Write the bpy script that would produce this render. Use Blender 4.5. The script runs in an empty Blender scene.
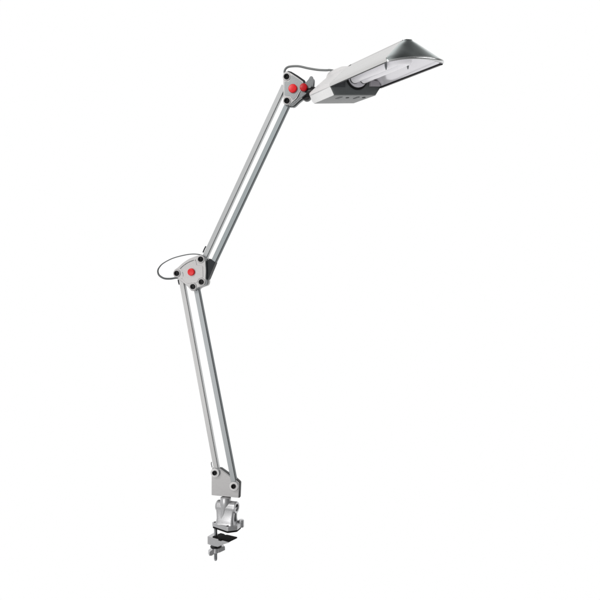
import bpy, bmesh, math
from mathutils import Vector, Matrix, Euler

scene = bpy.context.scene
COL = scene.collection

# ------------------------------------------------------------------ camera
CAM = Vector((0.0, -1.4, 0.6))
FOC = 675.0                       # focal length in photo pixels (600 px wide)
cd = bpy.data.cameras.new("camera")
cam = bpy.data.objects.new("camera", cd)
COL.objects.link(cam)
cam.location = CAM
cam.rotation_euler = (math.radians(90), 0, 0)
cd.sensor_width = 36.0
cd.lens = 36.0 * FOC / 600.0
cd.clip_start = 0.05
cd.clip_end = 100
scene.camera = cam

# ------------------------------------------------------------------ frames
YAW = math.radians(-12)
ROOT = Matrix.Translation((-0.1535, 0, 0.10)) @ Matrix.Rotation(YAW, 4, 'Z')
ROOT_INV = ROOT.inverted()
O_L = ROOT_INV @ CAM
PX = 1.0 / 482.0

def on_plane(px, py, v=0.0):
    """a measured spot -> point of the lamp's own plane (local y = v)"""
    d = ROOT_INV.to_3x3() @ Vector(((px - 300) / FOC, 1.0, (300 - py) / FOC))
    t = (v - O_L.y) / d.y
    return O_L + d * t

HEAD_W = Matrix.Translation((0.1051, -0.1308, 1.0006)) @ Euler((0.1332, 0.0569, -1.0858), 'XYZ').to_matrix().to_4x4()
HEAD = ROOT_INV @ HEAD_W          # head frame -> lamp frame

# ------------------------------------------------------------------ materials
def mat(name, col, metallic=0.0, rough=0.5, var=0.0, scale=(40, 40, 40), bump=0.0, spec=0.5, coat=0.0, noise=1.0, emit=0.0, rot=None):
    m = bpy.data.materials.new(name)
    m.use_nodes = True
    nt = m.node_tree
    b = nt.nodes["Principled BSDF"]
    b.inputs["Base Color"].default_value = (*col, 1)
    b.inputs["Metallic"].default_value = metallic
    b.inputs["Roughness"].default_value = rough
    b.inputs["Specular IOR Level"].default_value = spec
    b.inputs["Coat Weight"].default_value = coat
    if emit:
        b.inputs["Emission Color"].default_value = (1.0, 0.98, 1.0, 1)
        b.inputs["Emission Strength"].default_value = emit
    if var or bump:
        tc = nt.nodes.new("ShaderNodeTexCoord")
        mp = nt.nodes.new("ShaderNodeMapping")
        if rot is None:
            mp.inputs["Scale"].default_value = scale
        else:                       # texture axes turned with the part
            mp.vector_type = 'TEXTURE'
            mp.inputs["Rotation"].default_value = rot
            mp.inputs["Scale"].default_value = [1.0 / k for k in scale]
        nz = nt.nodes.new("ShaderNodeTexNoise")
        nz.inputs["Scale"].default_value = noise
        nz.inputs["Detail"].default_value = 4
        nt.links.new(tc.outputs["Object"], mp.inputs["Vector"])
        nt.links.new(mp.outputs["Vector"], nz.inputs["Vector"])
        if var:
            mr = nt.nodes.new("ShaderNodeMapRange")
            mr.inputs["From Min"].default_value = 0.3
            mr.inputs["From Max"].default_value = 0.7
            mr.inputs["To Min"].default_value = 1 - var
            mr.inputs["To Max"].default_value = 1 + var
            nt.links.new(nz.outputs["Fac"], mr.inputs["Value"])
            mx = nt.nodes.new("ShaderNodeVectorMath")
            mx.operation = 'SCALE'
            mx.inputs[0].default_value = col
            nt.links.new(mr.outputs["Result"], mx.inputs["Scale"])
            nt.links.new(mx.outputs["Vector"], b.inputs["Base Color"])
            mr2 = nt.nodes.new("ShaderNodeMapRange")
            mr2.inputs["From Min"].default_value = 0.3
            mr2.inputs["From Max"].default_value = 0.7
            mr2.inputs["To Min"].default_value = max(0.02, rough - 0.06)
            mr2.inputs["To Max"].default_value = rough + 0.06
            nt.links.new(nz.outputs["Fac"], mr2.inputs["Value"])
            nt.links.new(mr2.outputs["Result"], b.inputs["Roughness"])
        if bump:
            bp = nt.nodes.new("ShaderNodeBump")
            bp.inputs["Strength"].default_value = bump
            bp.inputs["Distance"].default_value = 0.0004
            nt.links.new(nz.outputs["Fac"], bp.inputs["Height"])
            nt.links.new(bp.outputs["Normal"], b.inputs["Normal"])
    return m

M = dict(
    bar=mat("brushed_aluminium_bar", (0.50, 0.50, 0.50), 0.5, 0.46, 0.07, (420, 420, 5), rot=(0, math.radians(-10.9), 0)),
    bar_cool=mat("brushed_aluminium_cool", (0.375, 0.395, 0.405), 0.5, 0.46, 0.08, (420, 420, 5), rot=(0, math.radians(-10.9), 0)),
    bar_up=mat("brushed_aluminium_upper_bar", (0.40, 0.41, 0.415), 0.5, 0.44, 0.08, (420, 420, 5), rot=(0, math.radians(25.2), 0)),  # darker upper-arm copy puts the arms' light gradient into the colour
    bar_up_cool=mat("brushed_aluminium_upper_cool", (0.295, 0.325, 0.335), 0.5, 0.44, 0.09, (420, 420, 5), rot=(0, math.radians(25.2), 0)),  # same gradient of light painted into this upper bar
    bar_side=mat("bar_side_lit", (0.62, 0.63, 0.63), 0.5, 0.35, 0.05, (90, 90, 12)),  # paler side face, the light it catches put into the colour
    bar_dark=mat("bar_side_shaded", (0.13, 0.155, 0.165), 0.3, 0.4, 0.1, (90, 90, 12)),  # right-facing sides darkened in colour, standing in for shade
    groove=mat("groove_shadow_grey", (0.05, 0.055, 0.058), 0.2, 0.5),
    cast=mat("silver_painted_casting", (0.48, 0.473, 0.473), 0.35, 0.36, 0.03, (300, 300, 300), 0.15),
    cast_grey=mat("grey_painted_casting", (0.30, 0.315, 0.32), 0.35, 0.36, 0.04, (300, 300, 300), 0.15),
    bracket=mat("mid_grey_casting", (0.20, 0.21, 0.215), 0.4, 0.32, 0.04, (300, 300, 300), 0.15),
    white_side=mat("white_silver_plastic", (0.86, 0.86, 0.86), 0.1, 0.4, 0.02, (200, 200, 200), 0.1),
    red_shaded=mat("shaded_red_plastic_knob", (0.52, 0.004, 0.010), 0.0, 0.3, 0.03, (200, 200, 200), spec=0.25),  # same red plastic with shade put into its colour
    side=mat("side_shade_grey", (0.25, 0.27, 0.28), 0.3, 0.4, 0.05, (200, 200, 200)),  # shade of right-facing plate sides, put in as a darker colour
    clamp=mat("die_cast_zinc", (0.54, 0.54, 0.55), 0.85, 0.34, 0.03, (400, 400, 400), 0.08),
    shade=mat("satin_silver_shade", (0.60, 0.595, 0.59), 0.88, 0.27, 0.12, (5, 240, 240), rot=HEAD.to_euler()),
    cap=mat("dark_reflective_silver", (0.54, 0.585, 0.58), 1.0, 0.22, 0.04, (40, 40, 40)),
    lip=mat("bright_silver_lip", (0.74, 0.75, 0.75), 1.0, 0.24, 0.03, (80, 80, 80)),
    cover=mat("light_silver_plastic", (0.70, 0.69, 0.69), 0.15, 0.4, 0.02, (200, 200, 200), 0.1),
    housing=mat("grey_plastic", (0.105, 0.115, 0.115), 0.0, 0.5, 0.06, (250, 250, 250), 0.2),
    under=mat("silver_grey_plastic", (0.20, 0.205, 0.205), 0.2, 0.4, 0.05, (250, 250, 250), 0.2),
    reflector=mat("white_reflector", (0.90, 0.89, 0.92), 0.35, 0.16),
    tube=mat("white_tube_glass", (0.86, 0.85, 0.88), 0.0, 0.15, 0.0, emit=0.10),  # weak glow added to brighten the inside of the shade
    tube_base=mat("pale_lavender_plastic", (0.70, 0.69, 0.73), 0.0, 0.3),
    socket=mat("lavender_grey_socket", (0.42, 0.40, 0.43), 0.0, 0.4),
    black=mat("black_plastic", (0.008, 0.008, 0.009), 0.0, 0.35, 0.1, (200, 200, 200), spec=0.25),
    rubber=mat("black_rubber", (0.006, 0.005, 0.005), 0.0, 0.7, 0.15, (300, 300, 300), 0.3, spec=0.12),
    navy=mat("dark_slate_plastic", (0.012, 0.016, 0.020), 0.0, 0.4, 0.1, (200, 200, 200), spec=0.25),
    bolt=mat("black_oxide_steel", (0.003, 0.003, 0.004), 0.0, 0.2, spec=0.16),
    red=mat("red_plastic_knob", (0.80, 0.006, 0.012), 0.0, 0.3, 0.03, (200, 200, 200), spec=0.4),
    steel=mat("polished_steel", (0.42, 0.43, 0.44), 1.0, 0.18, 0.08, (200, 200, 200)),
    cable=mat("grey_cable_sheath", (0.17, 0.18, 0.18), 0.0, 0.35, 0.05, (200, 200, 200)),
    cable_dark=mat("dark_cable_sheath", (0.085, 0.092, 0.095), 0.0, 0.3, 0.05, (200, 200, 200)),
)

# ------------------------------------------------------------------ mesh helpers
def link(name, bm, mats, parent, bevel=0.0, angle=35, seg=2, label=None):
    if not isinstance(mats, (list, tuple)):
        mats = [mats]
    bmesh.ops.recalc_face_normals(bm, faces=bm.faces[:])
    me = bpy.data.meshes.new(name)
    bm.to_mesh(me)
    bm.free()
    for m in mats:
        me.materials.append(M[m])
    for p in me.polygons:
        p.use_smooth = True
    me.set_sharp_from_angle(angle=math.radians(angle))
    o = bpy.data.objects.new(name, me)
    COL.objects.link(o)
    o.parent = parent
    if bevel:
        md = o.modifiers.new("bevel", 'BEVEL')
        md.width = bevel
        md.segments = seg
        md.limit_method = 'ANGLE'
        md.angle_limit = math.radians(40)
        md.harden_normals = True
    if label:
        o["label"] = label
    return o

def prism(bm, ring0, ring1, mi=0, side_mi=None):
    """closed loft between two rings of points, capped"""
    a = [bm.verts.new(p) for p in ring0]
    b = [bm.verts.new(p) for p in ring1]
    n = len(a)
    f = bm.faces.new(a); f.material_index = mi
    f = bm.faces.new(b[::-1]); f.material_index = mi
    for i in range(n):
        f = bm.faces.new((a[i], b[i], b[(i + 1) % n], a[(i + 1) % n]))
        f.material_index = mi if side_mi is None else (side_mi[i] if isinstance(side_mi, (list, tuple)) else side_mi)
    return a, b

def spline(pts, n=6, closed=True):
    """Catmull-Rom through points (tuples of any length)"""
    out = []
    N = len(pts)
    rng = N if closed else N - 1
    for i in range(rng):
        if closed:
            p = [Vector(pts[(i + k) % N]) for k in (-1, 0, 1, 2)]
        else:
            p = [Vector(pts[min(max(i + k, 0), N - 1)]) for k in (-1, 0, 1, 2)]
        for j in range(n):
            t = j / n
            out.append(0.5 * ((2 * p[1]) + (p[2] - p[0]) * t + (2 * p[0] - 5 * p[1] + 4 * p[2] - p[3]) * t * t
                              + (-p[0] + 3 * p[1] - 3 * p[2] + p[3]) * t ** 3))
    if not closed:
        out.append(Vector(pts[-1]))
    return out

def round_poly(pts, r, n=5):
    """round corners of a 2-D polygon; r a number or one per corner"""
    out = []
    N = len(pts)
    for i in range(N):
        ri = r[i] if isinstance(r, (list, tuple)) else r
        p = Vector(pts[i]); a = Vector(pts[i - 1]) - p; b = Vector(pts[(i + 1) % N]) - p
        if ri <= 0:
            out.append(p); continue
        ca = max(-0.999, min(0.999, a.normalized().dot(b.normalized())))
        half = math.acos(ca) / 2
        t = min(ri / math.tan(half), a.length * 0.45, b.length * 0.45)
        p0 = p + a.normalized() * t; p1 = p + b.normalized() * t
        for j in range(n + 1):
            s = j / n
            out.append((1 - s) ** 2 * p0 + 2 * s * (1 - s) * p + s * s * p1)
    return out

def plate(bm, pix, v0, v1, mi=0, side_mi=None, dark=None):
    """extrude an outline (measured at the front face v0) from v0 back to v1"""
    r0 = [on_plane(p[0], p[1], v0) for p in pix]
    r1 = [Vector((p.x, v1, p.z)) for p in r0]
    if dark is not None:            # right-facing side walls get their shade from a darker material
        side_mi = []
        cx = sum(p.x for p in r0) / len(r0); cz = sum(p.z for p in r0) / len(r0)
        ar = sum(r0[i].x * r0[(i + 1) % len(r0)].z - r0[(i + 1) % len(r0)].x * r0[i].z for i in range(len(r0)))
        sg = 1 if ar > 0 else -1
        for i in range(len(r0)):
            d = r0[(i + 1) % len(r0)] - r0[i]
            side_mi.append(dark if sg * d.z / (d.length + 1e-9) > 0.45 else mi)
    return prism(bm, r0, r1, mi, side_mi)

def lathe(bm, center, axis, prof, seg=28, mi=0, up=None):
    """prof = list of (radius, height along axis)"""
    ax = Vector(axis).normalized()
    up = Vector((0, 0, 1)) if abs(ax.z) < 0.9 else Vector((1, 0, 0))
    e1 = ax.cross(up).normalized(); e2 = ax.cross(e1)
    c = Vector(center)
    rings = []
    for r, h in prof:
        if r <= 1e-7:
            rings.append([bm.verts.new(c + ax * h)])
        else:
            rings.append([bm.verts.new(c + ax * h + (e1 * math.cos(2 * math.pi * k / seg) + e2 * math.sin(2 * math.pi * k / seg)) * r) for k in range(seg)])
    for A, B in zip(rings[:-1], rings[1:]):
        for k in range(seg):
            k2 = (k + 1) % seg
            if len(A) == 1 and len(B) == 1: continue
            if len(A) == 1: f = bm.faces.new((A[0], B[k], B[k2]))
            elif len(B) == 1: f = bm.faces.new((A[k], B[0], A[k2]))
            else: f = bm.faces.new((A[k], B[k], B[k2], A[k2]))
            f.material_index = mi
    return rings

def tube(bm, pts, r, seg=14, mi=0, caps=True):
    """r a number or list"""
    pts = [Vector(p) for p in pts]
    n = len(pts)
    rings = []
    nrm = None
    for i, p in enumerate(pts):
        t = (pts[min(i + 1, n - 1)] - pts[max(i - 1, 0)]).normalized()
        if nrm is None:
            nrm = t.orthogonal().normalized()
        nrm = (nrm - t * nrm.dot(t)).normalized()
        bn = t.cross(nrm)
        ri = r[i] if isinstance(r, (list, tuple)) else r
        rings.append([bm.verts.new(p + (nrm * math.cos(2 * math.pi * k / seg) + bn * math.sin(2 * math.pi * k / seg)) * ri) for k in range(seg)])
    for A, B in zip(rings[:-1], rings[1:]):
        for k in range(seg):
            f = bm.faces.new((A[k], B[k], B[(k + 1) % seg], A[(k + 1) % seg])); f.material_index = mi
    if caps:
        bm.faces.new(rings[0]).material_index = mi
        bm.faces.new(rings[-1][::-1]).material_index = mi

def box(bm, mtx, sx, sy, sz, mi=0):
    vs = [mtx @ Vector((x * sx / 2, y * sy / 2, z * sz / 2)) for z in (-1, 1) for (x, y) in ((-1, -1), (1, -1), (1, 1), (-1, 1))]
    prism(bm, vs[:4], vs[4:], mi)

def B(): return bmesh.new()

# ------------------------------------------------------------------ the lamp
lamp = bpy.data.objects.new("desk_lamp", None)
COL.objects.link(lamp)
lamp.empty_display_size = 0.05
lamp.matrix_world = ROOT
lamp["label"] = "silver clamp-on desk lamp with jointed double-bar arms and red joint knobs"
lamp["category"] = "desk lamp"

FRONT = Vector((0, -1, 0))

def bolt(px, py, v, parent, r=2.75, washer=3.9, wname=True):
    c = on_plane(px, py, v)
    if wname:
        bm = B()
        lathe(bm, c, FRONT, [(0, -0.001), (washer * PX, -0.001), (washer * PX, 0.0007), (washer * PX - 0.0007, 0.0014), (r * PX, 0.0014), (r * PX, 0.0004), (0, 0.0004)])
        link("washer", bm, 'cast', parent)
    R = r * PX
    bm = B()
    lathe(bm, c, FRONT, [(0, -0.001), (R, -0.001), (R, 0.0030), (R - 0.0007, 0.0037), (R * 0.56, 0.0037)])
    # hexagonal socket
    lathe(bm, c, FRONT, [(R * 0.56, 0.0037), (R * 0.50, 0.0034), (R * 0.5, 0.0014), (0, 0.0012)], seg=6)
    link("bolt", bm, 'bolt', parent, angle=30)

def red_knob(px, py, v, r, parent, h=0.0045, m='red'):
    c = on_plane(px, py, v)
    R = r * PX
    bm = B()
    prof = [(R, -0.001), (R, h * 0.55)]
    for k in range(1, 7):
        a = k / 6 * math.pi / 2
        prof.append((R * 0.78 + R * 0.22 * math.cos(a), h * 0.55 + h * 0.4 * math.sin(a)))
    prof += [(R * 0.4, h * 1.0), (0, h * 1.02)]
    lathe(bm, c, FRONT, prof, seg=32)
    link("red_knob", bm, m, parent, angle=50)

# ---- arm bars: profile across q (0 = left edge of the face, W = right edge) and depth
def arm_bar(top, bot, W, parent, dark_side, T=0.013, ext=(0, 0), upper=False):
    v = -T / 2
    a = on_plane(*top, v); b = on_plane(*bot, v)
    d = (b - a).normalized()
    a -= d * ext[0]; b += d * ext[1]
    q = Vector((0, 1, 0)).cross(d).normalized()
    if q.x < 0: q = -q
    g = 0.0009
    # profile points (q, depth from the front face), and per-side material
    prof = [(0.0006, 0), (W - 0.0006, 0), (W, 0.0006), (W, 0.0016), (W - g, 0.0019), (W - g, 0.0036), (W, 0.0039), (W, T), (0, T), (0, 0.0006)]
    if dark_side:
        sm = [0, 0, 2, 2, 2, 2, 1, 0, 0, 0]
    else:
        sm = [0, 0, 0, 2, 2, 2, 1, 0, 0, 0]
    rings = []
    bm = B()
    for P in (a, b):
        rings.append([P + q * s + Vector((0, t, 0)) for s, t in prof])
    prism(bm, rings[0], rings[1], 0, sm)
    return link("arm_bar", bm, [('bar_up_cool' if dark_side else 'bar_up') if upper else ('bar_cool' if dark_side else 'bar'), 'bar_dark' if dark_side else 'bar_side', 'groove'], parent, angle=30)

# lower arm (left edges of the two front faces at the elbow and at the foot)
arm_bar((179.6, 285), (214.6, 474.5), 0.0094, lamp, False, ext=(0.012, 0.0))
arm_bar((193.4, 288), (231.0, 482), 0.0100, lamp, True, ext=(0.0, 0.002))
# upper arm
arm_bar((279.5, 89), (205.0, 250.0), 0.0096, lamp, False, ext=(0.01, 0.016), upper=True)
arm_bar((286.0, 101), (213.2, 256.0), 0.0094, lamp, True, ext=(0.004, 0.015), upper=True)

# ---- foot bracket
def foot_bracket():
    pix = round_poly([(211.6, 468.5), (219.5, 469.2), (229.4, 476.2), (234.5, 479.6), (238.8, 483.5), (238.2, 497.9), (211.5, 495.2)], [1.5, 2, 0, 2, 1.5, .5, .5])
    bm = B()
    plate(bm, pix, -0.0050, 0.0008)
    br = link("arm_bracket", bm, 'cast', lamp, bevel=0.0007)
    bm = B()
    pts = [(p[0] + (1.4 if p[0] > 225 else 0.4), p[1] - (0.0 if p[1] > 490 else 0.8)) for p in pix]
    plate(bm, pts, 0.0010, 0.0100)
    link("spacer", bm, 'black', br, bevel=0.0006)
    bm = B()
    r0 = [on_plane(p[0], p[1], -0.005) for p in pix]
    prism(bm, [Vector((p.x, 0.0102, p.z)) for p in r0], [Vector((p.x, 0.0135, p.z)) for p in r0])
    link("back_plate", bm, 'cast_grey', br, bevel=0.0007)
    # rounded bar ends in front of the bracket
    for px, py in ((214.8, 473.0), (233.7, 486.4)):
        bm = B()
        c = on_plane(px, py, -0.0105)
        lathe(bm, c, FRONT, [(0, -0.007), (4.5 * PX, -0.007), (4.5 * PX, -0.0004)], seg=32, mi=1)
        lathe(bm, c, FRONT, [(4.5 * PX, -0.0004), (4.2 * PX, 0.0004), (0, 0.0006)], seg=32)
        bmesh.ops.remove_doubles(bm, verts=bm.verts[:], dist=1e-6)
        link("bar_end", bm, ['cover', 'bar_cool'], br)
        bolt(px - 0.1, py - 0.2, -0.0110, br, r=2.3, wname=False)
    return br
foot_bracket()

# ---- elbow joint
def elbow():
    Z = lambda x, y: (170 + x / 12.0, 250 + y / 12.0)
    out = [(40, 285), (52, 240), (95, 208), (150, 158), (220, 110), (295, 78), (345, 62), (378, 60), (410, 80), (424, 115),
           (428, 180), (432, 250), (428, 330), (430, 385), (414, 420), (374, 436), (330, 455), (300, 488), (255, 488), (226, 455),
           (195, 424), (130, 372), (88, 332), (52, 322)]
    pix = [Z(*p) for p in spline(out, 4)]
    bm = B()
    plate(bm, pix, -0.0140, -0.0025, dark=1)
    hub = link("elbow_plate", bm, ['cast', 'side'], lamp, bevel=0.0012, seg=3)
    # raised centre panel
    pan = [(132, 222), (200, 168), (288, 128), (312, 132), (320, 182), (392, 194), (396, 328), (345, 345), (322, 392), (245, 398), (205, 402), (140, 346), (160, 310), (152, 262)]
    pix2 = [Z(*p) for p in round_poly(pan, 12, 4)]
    bm = B()
    plate(bm, pix2, -0.0148, -0.0132)
    link("raised_panel", bm, 'cast', hub, bevel=0.0005)
    # dark recessed seam arc above the panel
    bm = B()
    tube(bm, [on_plane(*Z(*p), -0.0140) for p in spline([(122, 226), (150, 198), (200, 160), (250, 135), (285, 122)], 4, False)], 0.0006, 8)
    tube(bm, [on_plane(*Z(*p), -0.0140) for p in spline([(305, 115), (306, 140), (316, 172)], 4, False)], 0.0005, 8)
    tube(bm, [on_plane(*Z(*p), -0.0140) for p in spline([(140, 348), (158, 318), (156, 285), (146, 268)], 4, False)], 0.0004, 8)
    link("seam", bm, 'groove', hub)
    # back plate
    r0 = [on_plane(p[0], p[1], -0.014) for p in pix]
    bm = B()
    prism(bm, [Vector((p.x, 0.0025, p.z)) for p in r0], [Vector((p.x, 0.0135, p.z)) for p in r0])
    link("elbow_plate", bm, 'cast', lamp, bevel=0.0012, seg=3)
    # dark slate wedge between the plates
    wp = round_poly([(204.6, 263.0), (209.6, 258.4), (215.3, 262.2), (208.2, 279.2), (203, 281)], [1, 1.2, 1.2, 1, 1])
    bm = B()
    plate(bm, wp, -0.0076, 0.0072)
    link("joint_spacer", bm, 'navy', lamp, bevel=0.0006)
    for x, y in ((370, 111), (83, 281), (276, 440), (378, 384)):
        bolt(*Z(x, y), -0.0142, hub, r=2.7, washer=3.9)
    red_knob(*Z(258, 265), -0.0148, 3.7, hub)
elbow()

# ---- upper joint
def upper_joint():
    Z = lambda x, y: (270 + x / 7.5, 50 + y / 7.5)
    p = round_poly([(98, 178), (122, 156), (156, 172), (206, 205), (252, 238), (232, 300), (200, 362), (146, 412), (108, 400), (100, 378)], [10, 12, 6, 4, 14, 4, 6, 12, 12, 4])
    pix = [Z(*q) for q in p]
    bm = B()
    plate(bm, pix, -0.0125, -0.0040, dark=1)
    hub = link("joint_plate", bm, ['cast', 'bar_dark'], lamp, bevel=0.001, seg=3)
    pan = round_poly([(108, 236), (142, 238), (160, 186), (206, 214), (243, 243), (224, 297), (194, 354), (170, 376), (150, 346), (108, 340)], 8, 3)
    bm = B()
    plate(bm, [Z(*q) for q in pan], -0.0131, -0.0120)
    link("raised_panel", bm, 'cast_grey', hub, bevel=0.0004)  # darker panel on a paler plate imitates the bevel's lit rim
    r0 = [on_plane(q[0], q[1], -0.0125) for q in pix]
    bm = B()
    prism(bm, [Vector((q.x, 0.004, q.z)) for q in r0], [Vector((q.x, 0.012, q.z)) for q in r0])
    link("joint_plate", bm, 'cast_grey', lamp, bevel=0.001, seg=3)
    bm = B()
    sp = [(130, 155), (160, 162), (210, 192), (262, 228), (262, 248), (230, 300), (150, 350), (130, 200)]
    plate(bm, [Z(*q) for q in round_poly(sp, 6, 3)], -0.0050, 0.0050)
    link("joint_spacer", bm, 'navy', lamp, bevel=0.0006)  # dark spacer pushed past the plate stands in for its shaded edge
    bolt(*Z(125, 201), -0.0127, hub, r=2.75, washer=3.9)
    bolt(*Z(127, 382), -0.0127, hub, r=2.75, washer=3.9)
    red_knob(*Z(172, 290), -0.0131, 4.2, hub)
    # tilting head bracket with its little horn
    hp = [(150, 408), (178, 384), (206, 360), (226, 318), (240, 270), (262, 248), (286, 222), (302, 197), (318, 199), (322, 212),
          (319, 250), (306, 282), (286, 312), (262, 336), (214, 372), (172, 410)]
    pix = [Z(*q) for q in spline(hp, 3)]
    bm = B()
    plate(bm, pix, -0.0115, -0.0035)
    hb = link("head_bracket", bm, 'bracket', lamp, bevel=0.0012, seg=3)
    r0 = [on_plane(q[0], q[1], -0.0115) for q in pix]
    bm = B()
    prism(bm, [Vector((q.x, 0.0035, q.z)) for q in r0], [Vector((q.x, 0.011, q.z)) for q in r0])
    link("back_plate", bm, 'bracket', hb, bevel=0.0012, seg=3)
    red_knob(*Z(254, 283), -0.0117, 3.75, hb, h=0.0065, m='red_shaded')
    # black neck from the bracket to the back of the head
    bm = B()
    a = on_plane(303.5, 92.5, 0.0)
    b = HEAD @ Vector((-0.080, 0.0, 0.008))
    ax = (b - a)
    lathe(bm, a, ax, [(0, -0.004), (0.009, -0.004), (0.0105, 0.0), (0.0105, ax.length * 0.35), (0.0085, ax.length * 0.5), (0.0085, ax.length + 0.006), (0, ax.length + 0.006)], seg=24)
    # pivot eye
    lathe(bm, on_plane(305.8, 95.2, -0.006), (0, 1, 0), [(0, 0), (0.0085, 0), (0.0092, 0.001), (0.0092, 0.015), (0.0085, 0.016), (0, 0.016)], seg=24)
    link("neck", bm, 'black', lamp, angle=40)
upper_joint()

# ---- cables
bm = B()
Z = lambda x, y: (270 + x / 7.5, 50 + y / 7.5)
pts = []
CEND = HEAD @ Vector((-0.066, 0.008, 0.0435))
VEND = CEND.y
src = [(112, 178), (109, 160), (121, 137), (150, 124), (215, 122), (285, 137), (360, 149), (425, 152), (450, 151)]
for i, p in enumerate(src):
    v = -0.004 + (VEND + 0.004) * (max(0, i - 2) / (len(src) - 3))
    pts.append(on_plane(*Z(*p), v))
pts.append(CEND)
cab = spline([tuple(p) for p in pts], 6, False)
tube(bm, cab, 0.0022, 14)
link("cable", bm, 'cable', lamp, angle=60)
bm = B()
Z = lambda x, y: (140 + x / 6.667, 230 + y / 6.667)
src = [(262, 318), (235, 320), (200, 325), (160, 322), (128, 302), (119, 275), (128, 250), (155, 222), (215, 190), (285, 170), (340, 161), (385, 162), (425, 172)]
n = len(src)
pts = [tuple(on_plane(*Z(*p), 0.001 + 0.012 * math.sin(math.pi * i / (n - 1)))) for i, p in enumerate(src)]
c = spline(pts, 6, False)
rad = [0.0021 - 0.0010 * min(1, max(0, (i / len(c) - 0.3) / 0.3)) for i in range(len(c))]  # thinner stretch imitates a highlight blending into the backdrop
tube(bm, c, rad, 14)
link("cable", bm, 'cable_dark', lamp, angle=60)
# small cable clips on the bars next to the elbow
for p0, p1 in (((205.9, 246.2), (203.0, 252.5)), ((178.2, 279.5), (179.3, 284.6))):
    bm = B()
    tube(bm, [on_plane(*p0, 0.004), on_plane((p0[0] + p1[0]) / 2 - 0.2, (p0[1] + p1[1]) / 2, 0.004), on_plane(*p1, 0.004)], 0.0014, 10)
    link("cable_clip", bm, 'navy', lamp, angle=60)
bm = B()
tube(bm, [on_plane(211.5, 462, 0.004), on_plane(211.3, 464, 0.004), on_plane(212.2, 467.5, 0.004)], 0.0009, 10)
link("cable_clip", bm, 'cable_dark', lamp, angle=60)

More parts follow.
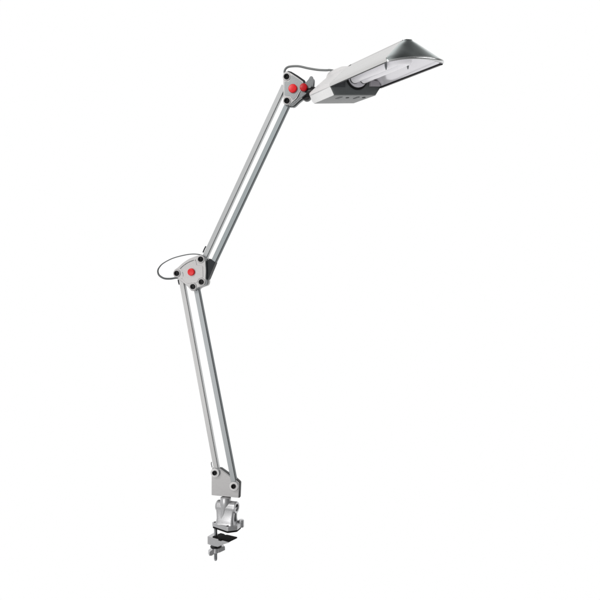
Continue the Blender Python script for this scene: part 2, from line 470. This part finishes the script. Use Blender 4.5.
# ---- table clamp, in its own frame: E along the opening, F across, Z up
CL = ROOT_INV @ (Matrix.Translation((0, 0, 0)))
base_w = Vector(((211.7 - 300) / FOC * 1.4 , 0.0, 0.6 + (300 - 522) / FOC * 1.4))
e_ = Vector((0.735, -0.678, 0)); f_ = Vector((0.678, 0.735, 0))
def C(e, f, z):
    return ROOT_INV @ (base_w + e_ * e + f_ * f + Vector((0, 0, z)))
def clamp():
    # flange
    bm = B()
    out = round_poly([(0, 0), (0.049, 0), (0.058, 0.019), (0.048, 0.040), (0.004, 0.040)], [0.003, 0.005, 0.005, 0.005, 0.004], 4)
    prism(bm, [C(p.x, p.y, 0.0) for p in out], [C(p.x, p.y, -0.0085) for p in out])
    cl = link("clamp_base", bm, 'clamp', lamp, bevel=0.0009)
    bm = B()
    prism(bm, [C(p.x * .97 + .001, p.y * .97 + .0006, -0.0087) for p in out], [C(p.x * .97 + .001, p.y * .97 + .0006, -0.0122) for p in out])
    link("rubber_pad", bm, 'rubber', cl, bevel=0.0006)
    # ear at the back corner
    bm = B()
    c = C(0.044, 0.042, 0.0)
    lathe(bm, c, (0, 0, 1), [(0, -0.0105), (0.0058, -0.0105), (0.0062, -0.009), (0.0062, 0.003), (0.005, 0.0045), (0, 0.0045)], seg=24)
    link("screw_boss", bm, 'clamp', cl)
    for e, f in ((0.006, 0.004), (0.043, 0.006)):
        bm = B()
        lathe(bm, C(e, f, 0.0), (0, 0, 1), [(0, -0.001), (0.0026, -0.001), (0.0026, 0.0005), (0.0018, 0.0009), (0, 0.0006)], seg=18)
        link("screw", bm, 'bolt', cl)
    # pivot body: barrel on a waisted web, with the post rising from it
    ctr = ROOT_INV @ Vector((*(base_w + e_ * 0.026 + f_ * 0.019).xy, base_w.z))
    ax = (ROOT_INV.to_3x3() @ Vector((0.93, -0.36, 0))).normalized()
    ay = Vector((0, 0, 1)).cross(ax).normalized()
    up = Vector((0, 0, 1))
    zc = 0.0335
    bm = B()
    # web: stations from the flange up to the barrel
    rings = []
    for z, hx, hy, r in ((-0.001, 0.0215, 0.0175, 0.008), (0.003, 0.0200, 0.0150, 0.007), (0.010, 0.0192, 0.0130, 0.006), (0.020, 0.0198, 0.0118, 0.005), (zc - 0.004, 0.0208, 0.0115, 0.004), (zc, 0.0212, 0.0118, 0.003)):
        pts = round_poly([(-hx, -hy), (hx, -hy), (hx, hy), (-hx, hy)], r, 5)
        rings.append([bm.verts.new(ctr + ax * p.x + ay * p.y + up * z) for p in pts])
    for A, Bq in zip(rings[:-1], rings[1:]):
        n = len(A)
        for k in range(n):
            bm.faces.new((A[k], Bq[k], Bq[(k + 1) % n], A[(k + 1) % n]))
    bm.faces.new(rings[0]); bm.faces.new(rings[-1][::-1])
    body = link("pivot_body", bm, 'clamp', lamp, bevel=0.0004, angle=50)
    bm = B()
    c0 = ctr + up * zc
    lathe(bm, c0, ax, [(0, -0.0225), (0.0098, -0.0225), (0.0118, -0.0205), (0.0122, -0.017), (0.0122, 0.019), (0.0122, 0.0215), (0.0112, 0.0232), (0.0078, 0.0232), (0.0072, 0.0225), (0.0072, 0.017), (0, 0.017)], seg=40)
    link("pivot_barrel", bm, 'clamp', body, angle=40)
    bm = B()
    lathe(bm, c0, ax, [(0.0, 0.0172), (0.0070, 0.0172), (0.0070, 0.0180), (0.0035, 0.0200), (0.0, 0.0200)], seg=24)
    link("pivot_screw", bm, 'groove', body)
    # clamping slit below the barrel end
    bm = B()
    mt = Matrix.Translation(ctr + ax * 0.0188 + up * 0.0135) @ Matrix(((ax.x, ay.x, 0, 0), (ax.y, ay.y, 0, 0), (0, 0, 1, 0), (0, 0, 0, 1)))
    box(bm, mt, 0.0024, 0.0085, 0.017)
    link("clamping_slit", bm, 'groove', body, bevel=0.0003)
    # post with tapering rib down the front
    cp = on_plane(225.7, 500, -0.006)
    pc = Vector((cp.x, -0.006, 0))
    zt = on_plane(225.7, 495.8, 0.0).z
    zb = on_plane(225.7, 504.5, -0.006).z
    bm = B()
    tip = C(0.0235, 0.0025, 0.0)
    st = [(Vector((pc.x, pc.y, zt - 0.0012)), 0.0102), (Vector((pc.x, pc.y, zt - 0.0024)), 0.0110), (Vector((pc.x, pc.y, zb)), 0.0112)]
    for k in range(1, 9):
        t = k / 8
        zz = zb + (tip.z - 0.001 - zb) * t
        st.append((Vector((pc.x + (tip.x - pc.x) * t, pc.y + (tip.y + 0.004 - pc.y) * t ** 1.3, zz)), 0.0112 + (0.0030 - 0.0112) * t ** 0.8))
    rings = [[bm.verts.new(c + Vector((math.cos(2 * math.pi * k / 32) * r, math.sin(2 * math.pi * k / 32) * r, 0))) for k in range(32)] for c, r in st]
    for A, Bq in zip(rings[:-1], rings[1:]):
        for k in range(32):
            bm.faces.new((A[k], Bq[k], Bq[(k + 1) % 32], A[(k + 1) % 32]))
    bm.faces.new(rings[0]); bm.faces.new(rings[-1][::-1])
    link("post", bm, 'clamp', body, angle=60)
    # screw
    bm = B()
    se, sf = 0.0055, 0.0060
    ztop = -0.010
    zend = on_plane(214, 559.6, 0.0).z - base_w.z + ROOT.translation.z
    prof = [(0, ztop + 0.004), (0.0036, ztop + 0.004)]
    zz = ztop
    while zz > zend + 0.003:
        prof += [(0.0037, zz), (0.0037, zz - 0.0004), (0.0032, zz - 0.0009), (0.0032, zz - 0.0011)]
        zz -= 0.0016
    prof += [(0.0034, zend + 0.002), (0.0024, zend), (0, zend)]
    lathe(bm, C(se, sf, 0), (0, 0, 1), prof, seg=24)
    link("clamp_screw", bm, 'steel', lamp, angle=25)
    e2 = Vector((0.829, -0.559, 0)); f2 = Vector((0.42, 0.905, 0))
    def C2(e, f, z):
        return ROOT_INV @ (base_w + e_ * se + f_ * sf + e2 * (e - se) + f2 * (f - sf) + Vector((0, 0, z)))
    # lower jaw: wedge, thick at the screw, thin at the tip
    zj = on_plane(214, 535.4, 0.0).z - base_w.z + ROOT.translation.z
    bm = B()
    prof = [(-0.010, 0.0), (0.046, -0.001), (0.046, -0.0030), (0.034, -0.0080), (0.018, -0.0165), (0.010, -0.0175), (-0.010, -0.0165)]
    r0 = []; r1 = []
    for e, z in prof:
        w = 0.0 if e < 0.03 else 0.001
        r0.append(C2(e, -0.004 + w, zj + z)); r1.append(C2(e, 0.023 - w, zj + z))
    prism(bm, r0, r1)
    jaw = link("clamp_jaw", bm, 'clamp', lamp, bevel=0.0010)
    bm = B()
    pad = round_poly([(0.003, -0.0035), (0.014, -0.0035), (0.017, -0.0020), (0.021, -0.0035), (0.0490, -0.0045), (0.0525, 0.0235), (0.026, 0.0225), (0.0225, 0.0195), (0.017, 0.0225), (0.008, 0.0225)], 0.0012, 3)
    prism(bm, [C2(p.x, p.y, zj + 0.0022) for p in pad], [C2(p.x, p.y, zj - 0.0004) for p in pad])
    lug = [(0.0205, -0.0058), (0.0285, -0.0058), (0.0275, -0.0030), (0.0215, -0.0030)]
    prism(bm, [C2(a, b, zj + 0.0020) for a, b in lug], [C2(a, b, zj - 0.0022) for a, b in lug])
    link("rubber_pad", bm, 'rubber', jaw, bevel=0.0005)
    # black washer and wing nut
    zn = on_plane(214, 545.5, 0.0).z - base_w.z + ROOT.translation.z
    bm = B()
    lathe(bm, C(se + 0.001, sf, zn), (0, 0, 1), [(0, -0.0012), (0.0118, -0.0012), (0.0118, 0.0012), (0, 0.0012)], seg=30)
    nut_w = link("washer", bm, 'black', lamp, bevel=0.0004)
    bm = B()
    wa = Vector((0.93, 0.36, 0)); wb = Vector((-0.36, 0.93, 0))
    def Wn(a, b, z):
        return ROOT_INV @ (base_w + e_ * se + f_ * sf + wa * a + wb * b + Vector((0, 0, zn - 0.0035 + z)))
    out = [(-0.0150, -0.0125), (-0.0145, -0.004), (-0.006, 0.0018), (0.006, 0.0022), (0.0185, 0.0032), (0.0190, -0.0050), (0.008, -0.0085), (-0.004, -0.0098), (-0.009, -0.0130)]
    out = round_poly(out, 0.0015, 3)
    prism(bm, [Wn(p.x, -0.0055, p.y) for p in out], [Wn(p.x, 0.0055, p.y) for p in out])
    lathe(bm, Wn(0, 0, 0), (0, 0, 1), [(0.0037, 0.001), (0.0068, 0.001), (0.0074, -0.009), (0.0037, -0.010)], seg=24)
    link("wing_nut", bm, 'clamp', lamp, bevel=0.0007)
clamp()

# ---- lamp head, in the head frame (x to the tip, y across, z up, opening below)
HW, HA, HH, HT, HD = 0.0573, 0.1817, 0.0394, 0.0096, 0.0176
BULGE = 0.014
def H(x, y, z): return HEAD @ Vector((x, y, z))
# half section: (fraction of half-width, fraction of height)
SEC = [(1.0, 0.0), (1.0, 0.10), (0.985, 0.155), (0.93, 0.220), (0.82, 0.340), (0.66, 0.510), (0.50, 0.680), (0.36, 0.828), (0.25, 0.930), (0.17, 0.985), (0.168, 1.02), (0.10, 1.035), (0.0, 1.035)]
FULL = [(-a, b) for a, b in SEC] + [(a, b) for a, b in SEC[-2::-1]]
def sec_pt(s, x, kw=1.0, kh=1.0, zo=0.0):
    return H(x, s[0] * HW * kw, s[1] * HH * kh + zo)

def grid(bm, rows, mi=0):
    vs = [[bm.verts.new(p) for p in r] for r in rows]
    for A, Bq in zip(vs[:-1], vs[1:]):
        for k in range(len(A) - 1):
            f = bm.faces.new((A[k], Bq[k], Bq[k + 1], A[k + 1])); f.material_index = mi
    return vs

def shade():
    bm = B()
    rows = []
    NX = 24
    for i in range(NX + 1):
        u = i / NX
        rows.append([sec_pt(s, 0.0 - 0.004 * s[1] + (HA - HD * s[1] + 0.004 * s[1]) * u) for s in FULL])
    grid(bm, rows)
    sh = link("lamp_shade", bm, 'shade', lamp, angle=60)
    # front end cap
    bm = B()
    rows = []
    hs = [0, .05, .10, .2, .3, .4, .5, .6, .7, .8, .9, .985]
    def halfw(z):
        for (a0, b0), (a1, b1) in zip(SEC[:-1], SEC[1:]):
            if b0 <= z <= b1 and b1 > b0:
                t = (z - b0) / (b1 - b0); return a0 + (a1 - a0) * t
        return 0.17
    NY = 28
    for z in hs:
        w = halfw(z)
        row = []
        for k in range(NY + 1):
            y = -math.cos(math.pi * k / NY)
            bul = BULGE * (1 - abs(y) ** 2.3) ** 0.58 * (1 - 0.62 * z)
            row.append(H(HA - HD * z + bul, y * w * HW, z * HH + 0.0025 * (1 - y * y) * (1 - z)))
        rows.append(row)
    # small raised spine end on top
    grid(bm, rows)
    cap = link("end_cap", bm, 'cap', sh, angle=75)
    bm = B()
    x0 = HA - HD + 0.001
    out = [(-0.0094, 0.0386), (-0.0086, 0.0406), (-0.005, 0.0412), (0.005, 0.0412), (0.0086, 0.0406), (0.0094, 0.0386)]
    prism(bm, [H(x0 - 0.010, y, z) for y, z in out], [H(x0 + 0.0050 * (1 - (y / 0.012) ** 2), y * 0.97, z - 0.0006) for y, z in out])
    link("spine_end", bm, 'cap', sh, bevel=0.0008)
    # bright lip along the front edge
    bm = B()
    rows = []
    prof = [(0.0, -0.0012), (0.0012, -0.0008), (0.0018, 0.0008), (0.0017, 0.0026), (0.0009, 0.0038), (-0.0012, 0.0043)]
    for k in range(NY * 2 + 1):
        y = -math.cos(math.pi * k / (NY * 2))
        bul = BULGE * (1 - abs(y) ** 2.3) ** 0.58
        zz = 0.0025 * (1 - y * y)
        sy = 1.0 + 0.012
        tp = 0.30 + 0.70 * min(1.0, max(0.0, (y + 1.0) / 1.1))
        rows.append([H(HA + bul + o * tp, y * HW * (1.0 + 0.010 * tp), (z if z < 0 else z * tp) + zz) for o, z in prof])
    grid(bm, rows)
    link("lip", bm, 'lip', sh, angle=80)
    # white reflector inside
    bm = B()
    rows = []
    XF = HA - 0.0030
    sec = [(1.0, 0.0), (0.985, 0.12), (0.90, 0.24), (0.78, 0.37), (0.62, 0.53), (0.46, 0.69), (0.30, 0.83), (0.0, 0.86)]
    full = [(-a, b) for a, b in sec] + [(a, b) for a, b in sec[-2::-1]]
    for i in range(17):
        u = i / 16
        rows.append([H(-0.002 + (XF - HD * s[1] + 0.002) * u, s[0] * HW * 0.935, s[1] * HH - 0.0004) for s in full])
    grid(bm, rows)
    rows = []
    for j, z in enumerate([0, .12, .24, .37, .53, .69, .83]):
        w = sec[j][0]
        rows.append([H(XF - HD * z + BULGE * (1 - abs(y) ** 2.3) ** 0.58 * (1 - 0.62 * z), y * w * HW * 0.935, z * HH - 0.0004 + 0.0025 * (1 - y * y) * (1 - z)) for y in [-math.cos(math.pi * k / 24) for k in range(25)]])
    grid(bm, rows)
    # under-edge of the front lip
    rows = []
    for y in [-math.cos(math.pi * k / 40) for k in range(41)]:
        b_ = BULGE * (1 - abs(y) ** 2.3) ** 0.58; zz = 0.0025 * (1 - y * y)
        rows.append([H(HA + b_, y * HW, zz - 0.0010), H(XF + b_, y * HW * 0.935, zz - 0.0002)])
    grid(bm, rows)
    link("reflector", bm, 'reflector', sh, angle=60)
    # black edging under both long rims
    for s in (-1, 1):
        bm = B()
        inner, outer, dz = (0.915, 1.004, 0.0024) if s > 0 else (0.945, 0.990, 0.0006)
        outl = [(0.001, HW * outer), (HA, HW * outer), (HA - 0.001, HW * inner), (0.001, HW * inner)]
        prism(bm, [H(x, s * y, 0.0006) for x, y in outl], [H(x, s * y, -dz) for x, y in outl])
        link("rim_edging", bm, 'black', sh, bevel=0.0005)
    # small lamp clips hanging from the reflector
    for x, y in ((0.124, -0.0185), (0.132, 0.0215)):
        bm = B()
        tri = [(-0.0020, 0.024), (0.0020, 0.024), (0.0024, 0.007), (0.0006, 0.0012), (-0.0004, 0.0010), (-0.0021, 0.007)]
        prism(bm, [H(x, y + a, z) for a, z in tri], [H(x + 0.0015, y + a, z) for a, z in tri])
        link("tube_clip", bm, 'bracket', sh, bevel=0.0003)
shade()

def rear():
    # upper rear cover, stepping down towards the joint
    bm = B()
    rows = []
    st = [(0.0040, 0.996, 0.996, 1.0), (-0.0005, 0.998, 0.998, 1.0), (-0.020, 1.0, 1.0, 1.0), (-0.045, 1.0, 0.995, 1.0), (-0.066, 0.995, 0.985, 1.0), (-0.076, 0.985, 0.955, 1.0), (-0.081, 0.965, 0.91, 1.0), (-0.0835, 0.93, 0.84, 1.0)]
    for x, kw, kh, _ in st:
        rows.append([sec_pt(s, x - 0.004 * s[1], kw, kh) for s in FULL])
    vs = grid(bm, rows)
    bm.faces.new(vs[-1])
    cov = link("rear_cover", bm, 'cover', lamp, angle=45)
    # housing under the cover
    bm = B()
    def ring(x, l, r, bl, br, zb, zt=0.0006):
        return [H(x, l, zt), H(x, bl, zb), H(x, br, zb * 0.96), H(x, r, zt)]
    R = [ring(-0.0835, -0.0535, 0.0535, -0.050, 0.041, -0.0100), ring(-0.0775, -0.0560, 0.0560, -0.0490, 0.0430, -0.0157), ring(-0.002, -0.0571, 0.0571, -0.0505, 0.0440, -0.0160), ring(0.0, -0.0565, 0.0565, -0.0495, 0.0430, -0.0152)]
    V = [[bm.verts.new(p) for p in r] for r in R]
    for i in range(3):
        A, Bq = V[i], V[i + 1]
        for k in range(4):
            f = bm.faces.new((A[k], Bq[k], Bq[(k + 1) % 4], A[(k + 1) % 4]))
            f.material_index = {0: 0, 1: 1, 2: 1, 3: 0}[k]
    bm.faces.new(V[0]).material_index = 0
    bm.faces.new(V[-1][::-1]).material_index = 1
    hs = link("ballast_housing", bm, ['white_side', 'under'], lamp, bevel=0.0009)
    # dark end face with the socket recess
    bm = B()
    face = [(-0.0555, 0.0), (-0.0490, -0.0146), (0.0425, -0.0138), (0.0555, 0.0), (0.0500, 0.006), (0.030, 0.026), (-0.030, 0.026), (-0.0500, 0.006)]
    prism(bm, [H(0.0022, y, z) for y, z in face], [H(0.0006, y, z) for y, z in face])
    ef = link("end_panel", bm, 'housing', lamp, bevel=0.0004)
    bm = B()
    lathe(bm, H(0.0020, 0.002, 0.0185), HEAD.to_3x3() @ Vector((1, 0, 0)), [(0.0245, -0.001), (0.0245, 0.0016), (0.0236, 0.0022), (0.0218, 0.0022), (0.0210, 0.0012), (0.0, 0.0010)], seg=48)
    so = link("socket_ring", bm, 'black', ef)
    bm = B()
    lathe(bm, H(0.0020, 0.002, 0.0185), HEAD.to_3x3() @ Vector((1, 0, 0)), [(0.0, 0.0012), (0.0205, 0.0012), (0.0205, 0.0050), (0.0190, 0.0062), (0.0, 0.0062)], seg=40)
    link("socket", bm, 'tube_base', ef)
    # panels left and right of the socket
    bm = B()
    q = [(0.0285, 0.0005), (0.0520, 0.0005), (0.0480, 0.0095), (0.0300, 0.0125)]
    prism(bm, [H(0.0010, y, z) for y, z in q], [H(0.0075, y, z) for y, z in q])
    link("reflector_foot", bm, 'socket', ef, bevel=0.0006)
    bm = B()
    q = [(-0.0530, -0.0008), (-0.0255, -0.0008), (-0.0235, 0.0140), (-0.0480, 0.0100)]
    prism(bm, [H(0.0010, y, z) for y, z in q], [H(0.0035, y, z) for y, z in q])
    link("corner_recess", bm, 'groove', ef, bevel=0.0006)
    # underside: vents and screws
    def under(x, y): return H(x, y, -0.0160 + 0.0003 * 0)
    zax = HEAD.to_3x3() @ Vector((0, 0, -1))
    for (x0, x1, y0, y1) in ((-0.030, -0.012, -0.030, -0.022), (-0.030, -0.012, 0.010, 0.016)):
        bm = B()
        pts = round_poly([(x0, y0), (x1, y0), (x1, y1), (x0, y1)], 0.003, 5)
        prism(bm, [H(p.x, p.y, -0.0150) for p in pts], [H(p.x, p.y, -0.0163) for p in pts])
        link("vent", bm, 'groove', hs, bevel=0.0002)
    for x, y in ((-0.020, -0.008), (-0.018, 0.028)):
        bm = B()
        lathe(bm, H(x, y, -0.0155), zax, [(0, -0.001), (0.0034, -0.001), (0.0034, 0.0010), (0.0022, 0.0014), (0, 0.0009)], seg=20)
        link("screw", bm, 'groove', hs)
    # raised spine hump where the cable enters the cover
    bm = B()
    hx = [(-0.004, 0.0395), (-0.030, 0.0450), (-0.060, 0.0462), (-0.079, 0.0455), (-0.0835, 0.0425), (-0.0845, 0.034)]
    rows = []
    for x, z in hx:
        rows.append([H(x, -0.0125, 0.034), H(x, -0.0108, z - 0.0022), H(x, -0.0085, z - 0.0005), H(x, 0, z), H(x, 0.0085, z - 0.0005), H(x, 0.0108, z - 0.0022), H(x, 0.0125, 0.034)])
    grid(bm, rows)
    link("cable_entry", bm, 'cover', cov, angle=50)
    # compact fluorescent tube: two long limbs joined at the far end
    bm = B()
    r = 0.0085; yo = 0.0105; zc = 0.0130; yc = 0.003
    pts = [(0.006, yc - yo, zc), (0.05, yc - yo, zc), (0.10, yc - yo, zc), (0.140, yc - yo, zc)]
    for k in range(1, 8):
        a = k / 8 * math.pi
        pts.append((0.140 + 0.010 * math.sin(a), yc - yo * math.cos(a), zc))
    pts += [(0.140, yc + yo, zc), (0.10, yc + yo, zc), (0.05, yc + yo, zc), (0.006, yc + yo, zc)]
    tube(bm, [H(*p) for p in pts], r, 20)
    ft = link("fluorescent_tube", bm, 'tube', lamp, angle=60)
    hx = HEAD.to_3x3() @ Vector((1, 0, 0))
    for sg in (-1, 1):
        bm = B()
        lathe(bm, H(0.0078, yc + sg * yo, zc), hx, [(0.0080, -0.001), (0.0092, -0.001), (0.0094, 0.0004), (0.0090, 0.0016), (0.0080, 0.0016)], seg=28)
        link("tube_collar", bm, 'groove', ft)
rear()

# ------------------------------------------------------------------ studio: white sweep behind, greyer room behind the camera
w = bpy.data.worlds.new("World")
scene.world = w
w.use_nodes = True
nt = w.node_tree
bg = nt.nodes["Background"]
tc = nt.nodes.new("ShaderNodeTexCoord")
sx = nt.nodes.new("ShaderNodeSeparateXYZ")
nt.links.new(tc.outputs["Generated"], sx.inputs[0])
def rampnode(src, stops):
    r = nt.nodes.new("ShaderNodeValToRGB")
    r.color_ramp.elements[0].position = stops[0][0]; r.color_ramp.elements[0].color = (*[stops[0][1]] * 3, 1)
    r.color_ramp.elements[1].position = stops[-1][0]; r.color_ramp.elements[1].color = (*[stops[-1][1]] * 3, 1)
    for p, c in stops[1:-1]:
        e = r.color_ramp.elements.new(p); e.color = (c, c, c, 1)
    mr = nt.nodes.new("ShaderNodeMapRange")
    mr.inputs["From Min"].default_value = -1; mr.inputs["From Max"].default_value = 1
    nt.links.new(src, mr.inputs["Value"])
    nt.links.new(mr.outputs["Result"], r.inputs["Fac"])
    return r.outputs["Color"]
# depth: white where the backdrop is, mid grey behind the photographer
cy = rampnode(sx.outputs["Y"], [(0.0, 0.24), (0.49, 0.17), (0.56, 0.5), (0.65, 1.0)])
cx = rampnode(sx.outputs["X"], [(0.0, 0.45), (0.45, 0.25), (0.75, -0.0), (1.0, 0.0)])
cz = rampnode(sx.outputs["Z"], [(0.0, 0.04), (0.5, 0.0), (1.0, 0.10)])
# only the camera side of the room varies left to right and top to bottom
back = rampnode(sx.outputs["Y"], [(0.0, 1.0), (0.45, 1.0), (0.60, 0.0)])
add1 = nt.nodes.new("ShaderNodeMix"); add1.data_type = 'RGBA'; add1.blend_type = 'ADD'; add1.inputs[0].default_value = 1
nt.links.new(cx, add1.inputs[6]); nt.links.new(cz, add1.inputs[7])
mul = nt.nodes.new("ShaderNodeMix"); mul.data_type = 'RGBA'; mul.blend_type = 'MULTIPLY'; mul.inputs[0].default_value = 1
nt.links.new(add1.outputs[2], mul.inputs[6]); nt.links.new(back, mul.inputs[7])
add2 = nt.nodes.new("ShaderNodeMix"); add2.data_type = 'RGBA'; add2.blend_type = 'ADD'; add2.inputs[0].default_value = 1
nt.links.new(cy, add2.inputs[6]); nt.links.new(mul.outputs[2], add2.inputs[7])
# an unseen dark flag, added high on the right, keeps the tip of the shade dark
dp = nt.nodes.new("ShaderNodeVectorMath"); dp.operation = 'DOT_PRODUCT'
dp.inputs[1].default_value = Vector((0.70, -0.16, 0.70)).normalized()
nt.links.new(tc.outputs["Generated"], dp.inputs[0])
fl = nt.nodes.new("ShaderNodeMapRange"); fl.interpolation_type = 'SMOOTHSTEP'
fl.inputs["From Min"].default_value = 0.66; fl.inputs["From Max"].default_value = 0.90
fl.inputs["To Min"].default_value = 1.0; fl.inputs["To Max"].default_value = 0.22
nt.links.new(dp.outputs["Value"], fl.inputs["Value"])
sc_ = nt.nodes.new("ShaderNodeVectorMath"); sc_.operation = 'SCALE'
nt.links.new(add2.outputs[2], sc_.inputs[0]); nt.links.new(fl.outputs["Result"], sc_.inputs["Scale"])
nt.links.new(sc_.outputs["Vector"], bg.inputs["Color"])
bg.inputs["Strength"].default_value = 1.0

def area(name, loc, target, size, power, col=(1, 1, 1)):
    l = bpy.data.lights.new(name, 'AREA')
    l.shape = 'SQUARE'; l.size = size; l.energy = power; l.color = col
    o = bpy.data.objects.new(name, l)
    COL.objects.link(o)
    o.location = loc
    o.rotation_euler = (Vector(target) - Vector(loc)).to_track_quat('-Z', 'Y').to_euler()
    return o
area("key_softbox", (-1.3, -1.5, 1.9), (0, 0, 0.7), 0.7, 17, (1, 0.985, 0.97))
area("added_fill_light", (-1.2, -1.7, 0.30), (-0.1, 0, 0.45), 0.9, 7.5, (1, 0.99, 0.98))  # added fill, brightens the lower arm and clamp
area("added_lip_light", (1.25, -0.62, 1.38), (0.25, -0.25, 1.03), 0.4, 1.6)  # added unseen lamp, gives the lip its bright reflection

scene.view_settings.view_transform = 'Standard'
scene.view_settings.look = 'None'
scene.view_settings.exposure = 0
scene.view_settings.gamma = 1
scene.render.engine = 'CYCLES'
